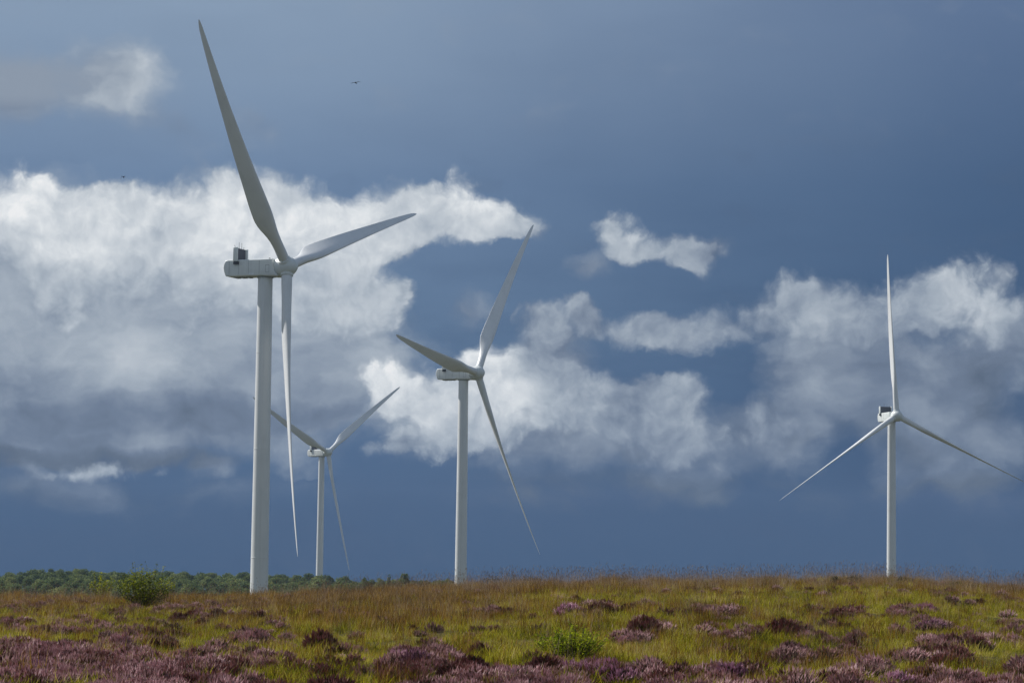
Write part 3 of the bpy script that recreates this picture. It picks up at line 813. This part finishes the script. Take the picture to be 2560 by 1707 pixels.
# ---- leafy shrubs
def leafy_shrub(name, foot, width, height, stems, leaves, mat, leafsize, label, wisps=6, lowtwig=None, spread=1.0):
    r = empty(name, (foot.x, foot.y, foot.z - .03)); tag(r, label, 'shrub')
    L, bm = Leaves(), bmesh.new()
    for i in range(stems):
        a = random.uniform(0, 6.283); q = math.sqrt(random.random()) * spread
        top = Vector((math.cos(a) * q * width * .5, math.sin(a) * q * width * .42, height * random.uniform(.62, .95) * (1 - .32 * q * q)))
        if i < wisps: top.z = height * random.uniform(.92, 1.06); top.x *= .7
        base = Vector((random.gauss(0, .05) * width, random.gauss(0, .05) * width, 0))
        mid = base.lerp(top, .5) + Vector((top.x * .12, top.y * .12, -.05 * height))
        P = [base, mid, top]
        for k in range(2): add_tube(bm, P[k], P[k + 1], .011 - .004 * k, .007 - .0045 * k, 5, False)
        nl = leaves if i >= wisps else leaves // 2
        for _ in range(nl):
            t = random.random() ** .62; c = base.lerp(mid, t * 2) if t < .5 else mid.lerp(top, t * 2 - 1)
            if c.z < height * .10: continue
            s = .10 * (width / 1.8) * random.random() if i >= wisps else .02
            off = Vector((random.gauss(0, 1), random.gauss(0, 1), random.gauss(0, .8))) * s
            d = Vector((random.gauss(0, 1), random.gauss(0, 1), random.gauss(.35, .6)))
            nr = Vector((random.gauss(0, .6), random.gauss(0, .6), 1))
            sz = leafsize * random.uniform(.65, 1.25)
            L.leaf(c + off, d, nr, sz, sz * .5)
    if lowtwig:
        for q in lowtwig:
            add_tube(bm, (0, 0, height * .12), q, .012, .005, 5, False)
            for _ in range(26):
                c = Vector(q) + Vector((random.gauss(0, .07), random.gauss(0, .07), random.gauss(.05, .06)))
                L.leaf(c, (random.gauss(0, 1), random.gauss(0, 1), .3), (0, 0, 1), leafsize, leafsize * .5)
    bm_obj('stems', bm, M['twig'], r)
    L.obj('leaves', mat, r)
    return r
def spot(px, py):
    g = ground_at(px, py); return g, math.hypot(g.x, g.y) / FPX
g, k = spot(357, 1521)
leafy_shrub('willow_shrub', g, 164 * k, 112 * k, 84, 70, M['willow_leaf'], .08, 'large round green shrub with shiny leaves, left of the nearest turbine tower', 7, [(62 * k, 0, 42 * k), (70 * k, .1, 58 * k)])
g, k = spot(252, 1503)
leafy_shrub('willow_shrub', g, 62 * k, 76 * k, 24, 70, M['willow_leaf'], .09, 'small slender green sapling left of the large round shrub', 2)
g, k = spot(1428, 1652)
leafy_shrub('bilberry_shrub', g, 190 * k, 96 * k, 100, 40, M['bright_leaf'], .058, 'loose bright green leafy shrub in the grass, near the bottom right of the middle turbine', 8)

def dome_bush(name, foot, width, height, mat, label, n=420, leaf=.06, group=None, cat='bush'):
    r = empty(name, (foot.x, foot.y, foot.z - .03)); tag(r, label, cat, group)
    L = Leaves(); bm = bmesh.new()
    lobes = [(random.uniform(-.3, .3) * width, random.uniform(-.2, .2) * width, random.uniform(.25, .55) * height, random.uniform(.24, .38)) for _ in range(5)]
    for _ in range(n):
        lx, ly, lz, lr = random.choice(lobes)
        d = Vector((random.gauss(0, 1), random.gauss(0, 1), random.gauss(.3, .8))).normalized()
        q = random.uniform(.6, 1.05)
        c = Vector((lx + d.x * lr * width * q, ly + d.y * lr * width * q, max(.0, lz + d.z * lr * height * 1.15 * q)))
        L.leaf(c, (d + Vector((random.gauss(0, .5), random.gauss(0, .5), .4))), d, leaf * random.uniform(.7, 1.5), leaf * .5)
    for lx, ly, lz, lr in lobes: add_tube(bm, (lx * .2, ly * .2, 0), (lx, ly, lz), .02, .008, 5, False)
    bm_obj('stems', bm, M['twig'], r)
    L.obj('leaves', mat, r)
for px, py, w, h, y, lab in ((1212, 1458, 74, 27, 131, 'dark green bush on the skyline close to the right of the middle turbine tower'), (1277, 1456, 70, 30, 134, 'tallest dark bush of the skyline row right of the middle turbine'), (1336, 1454, 56, 20, 132, 'low dark bush ending the skyline row right of the middle turbine'),
                             (2136, 1447, 46, 17, 119, 'rounded dark bush on the skyline left of the lone turbine tower'), (2262, 1447, 42, 16, 119, 'rounded dark bush on the skyline right of the lone turbine tower'), (2090, 1449, 26, 12, 119, 'smallest dark bush on the skyline left of the lone turbine')):
    d = ray(px, py); p = d * (y / d.y); k = y / FPX
    z = ground_z(p.x, p.y)
    top = (ray(px, py - h) * (y / ray(px, py - h).y)).z
    dome_bush('gorse_bush', Vector((p.x, p.y, z)), w * k, max(.3, top - z), M['gorse_leaf'], lab, 520, .05, 'dark bushes along the skyline')
for px, py, w, h, lab in ((2392, 1468, 46, 20, 'left one of two olive tussocks on the skyline near the right edge'), (2446, 1468, 44, 20, 'right one of two olive tussocks on the skyline near the right edge')):
    g, k = spot(px, py); dome_bush('grass_tussock', g, w * k, h * k, M['tussock_leaf'], lab, 420, .06, 'olive tussocks on the skyline', 'tussock')

# ---- trees beyond the moor
def tree_meshes(kind):
    """(crown, trunk) about 10 m tall"""
    L, bm = Leaves(), bmesh.new()
    if kind == 'narrow':
        lobes = [(random.gauss(0, .2), random.gauss(0, .2), 2.5 + i * 1.35, 1.75 - i * .24, 1.3) for i in range(6)]
    else:
        lobes = []
        nl = random.randint(8, 11)
        for i in range(nl):
            a = i * 2.4 + random.uniform(-.4, .4); q = math.sqrt((i + .3) / nl)
            lobes.append((math.cos(a) * q * 3.0, math.sin(a) * q * 3.0, 7.9 - 3.6 * q * q + random.uniform(-.7, .7), random.uniform(1.25, 1.95), random.uniform(1.0, 1.5)))
    for lx, ly, lz, rx, rz in lobes:
        for _ in range(int(95 * rx)):
            d = Vector((random.gauss(0, 1), random.gauss(0, 1), random.gauss(.15, 1))).normalized()
            q = random.uniform(.72, 1.08)
            c = Vector((lx, ly, lz)) + Vector((d.x * rx, d.y * rx, d.z * rz)) * q
            s = random.uniform(.30, .62)
            L.leaf(c, Vector((random.gauss(0, 1), random.gauss(0, 1), random.gauss(0, .6))) + d * .3, (d + Vector((random.gauss(0, .45), random.gauss(0, .45), random.gauss(0, .45)))).normalized(), s * 1.3, s * 1.1)
    add_tube(bm, (0, 0, -.5), (0.1, 0, 3.2), .30, .20, 7, False)
    if kind != 'narrow':
        for lx, ly, lz, rx, rz in lobes: add_tube(bm, (0.1, 0, 3.0), (lx * .75, ly * .75, lz - .3), .14, .05, 5, False)
    else: add_tube(bm, (.1, 0, 3.2), (0, 0, 9.5), .20, .04, 6, False)
    cm = L.mesh('crown', [M['tree_leaf']])
    t = bpy.data.meshes.new('trunk'); bm.to_mesh(t); bm.free(); t.materials.append(M['bark'])
    return cm, t
TREES = [tree_meshes('round') for _ in range(7)]
NARROW = tree_meshes('narrow')
def tree(x, y, top_z, h, wid, label, group=None, kind=None):
    cm, tm = NARROW if kind == 'narrow' else random.choice(TREES)
    r = empty('broadleaf_tree' if kind != 'narrow' else 'narrow_tree', (x, y, top_z - h), random.uniform(0, 6.28))
    s = h / 9.9; r.scale = (s * wid, s * wid, s)
    tag(r, label, 'tree', group)
    link(bpy.data.objects.new('crown', cm), r); link(bpy.data.objects.new('trunk', tm), r)

TOPS = [(-120, -4), (0, -4), (90, -2), (160, 6), (222, 8), (300, 3), (400, 3), (460, 6), (510, 6), (545, -4), (566, 2), (627, 2), (672, -1), (719, -1), (765, -3), (800, -3), (823, -2), (860, -8), (905, -14), (960, -18)]
WOOD_LABEL = 'round green tree in the distant wood on the left horizon, crown merging with neighbours'
def build_wood():
    rows = [(1180, 0, 1.0), (1110, -3, .95), (1040, -8, .95), (970, -15, .9), (900, -23, .85), (840, -32, .85), (790, -42, .8)]
    for y, drop, s in rows:
        px = -90 + random.uniform(0, 30)
        while px < 905:
            t = lerp_table(TOPS, px)
            d = t + drop + random.gauss(-2, 4.5) - (drop * .45 if px > 700 else 0) * (px - 700) / 200
            x = (px - PW / 2) / FPX * y
            zt = d / FPX * y
            h = random.uniform(6.0, 9.5) * s
            tree(x, y + random.uniform(-25, 25), zt, h, random.uniform(.8, 1.45), WOOD_LABEL, 'trees of the distant wood')
            px += random.uniform(16, 36) * (1000 / y)
build_wood()
for px, up, y, h, w, lab, kd in ((922, -4, 880, 7, .45, 'small dark tree standing first to the right of the distant wood', None), (958, -6, 900, 7, .7, 'low spreading tree left of the narrow one between wood and middle turbine', None),
                                 (981, -2, 900, 7, .75, 'narrow pointed tree between the distant wood and the middle turbine', 'narrow'), (1019, 8, 930, 9, .72, 'tallest round tree between the distant wood and the middle turbine', None),
                                 (1062, -10, 900, 7, .9, 'low bushy tree right of the tallest round one, left of the middle turbine', None), (1102, -9, 900, 7, .9, 'low bushy tree nearly touching the left side of the middle turbine tower', None), (1126, -4, 940, 7, .5, 'small dark tree right beside the foot of the middle turbine tower', None)):
    x = (px - PW / 2) / FPX * y
    hor = 0
    tree(x, y, up / FPX * y, h, w, lab, 'lone trees beyond the moor', kd)

def build_scrub():
    px = 855.0
    while px < 1135:
        y = random.uniform(880, 960); up = lerp_table([(855, -13), (930, -12), (1000, -9), (1060, -9), (1135, -8)], px) + random.gauss(-2, 2.5)
        tree((px - PW / 2) / FPX * y, y, up / FPX * y, random.uniform(5.5, 7.5), random.uniform(.9, 1.5),
             'low scrubby tree in the thin dark strip between the distant wood and the middle turbine', 'scrub strip beyond the moor')
        px += random.uniform(9, 17)
build_scrub()

# ---- birds
def bird(name, px, py, dist, span, droop, fold, heading, mat, label):
    """one continuous body: spindle trunk, head with bill, fan tail and two swept wings"""
    bm = bmesh.new(); s = span
    prof = [(.30, .004, 0), (.265, .016, .004), (.235, .030, .012), (.20, .028, .012), (.16, .042, .004), (.06, .062, 0), (-.06, .056, 0), (-.16, .030, .004), (-.22, .022, .008)]
    n = 10
    rings = [[(x * s, r * s * math.cos(2 * math.pi * i / n), r * s * .85 * math.sin(2 * math.pi * i / n) + z * s) for i in range(n)] for x, r, z in prof]
    rings.append([(-.34 * s, .085 * s * math.cos(2 * math.pi * i / n), .006 * s * math.sin(2 * math.pi * i / n) + .01 * s) for i in range(n)])
    loft(bm, rings)
    for sy in (-1, 1):
        st = [(0, .115, 0, .0, .022), (.16, .125, .01, droop[0] * .16, .016), (.27, .105, .035, droop[0] * .27, .012), (.40, .075, -.01, droop[0] * .27 + droop[1] * .13, .008), (.5, .018, -.085, droop[0] * .27 + droop[1] * .23, .003)]
        rr = []
        for yy, ch, off, zz, th in st:
            y = sy * (yy * fold + .02) * s
            rr.append([((off + ch * c_) * s, y, (zz + th * z_ + .02) * s) for c_, z_ in ((.55, 0), (.25, 1), (-.3, .7), (-.55, 0), (-.3, -.3), (.25, -.5))])
        if sy < 0: rr = [r[::-1] for r in rr]
        loft(bm, rr)
    bmesh.ops.recalc_face_normals(bm, faces=bm.faces[:])
    o = bm_obj(name, bm, mat, smooth=True)
    o.location = ray(px, py).normalized() * dist
    o.rotation_euler = heading
    tag(o, label, 'bird')
bird('flying_bird', 889.5, 207.5, 300, 1.12, (.10, -.25), 1.0, (R(8), R(-6), R(-100)), M['feather_grey'], 'gull gliding with level wings in the blue sky right of the nearest upper blade')
bird('flying_bird', 308.5, 443, 300, .92, (.35, -1.55), .62, (R(0), R(-12), R(-95)), M['feather_black'], 'dark bird with wings arched downward, flying in front of the left white cloud')

# ------------------------------------------------------------------ air
def build_haze():
    bm = bmesh.new(); add_box(bm, (-2600, -120, -60), (2600, 4100, 125))
    m = bpy.data.materials.new('moist_air'); m.use_nodes = True; m.node_tree.nodes.clear(); N = NT(m.node_tree)
    v = N.n('ShaderNodeVolumePrincipled', Color=(.52, .70, .96), Density=.00006)
    N.n('ShaderNodeOutputMaterial', Volume=v.outputs[0])
    tag(bm_obj('haze', bm, m), kind='stuff')
build_haze()
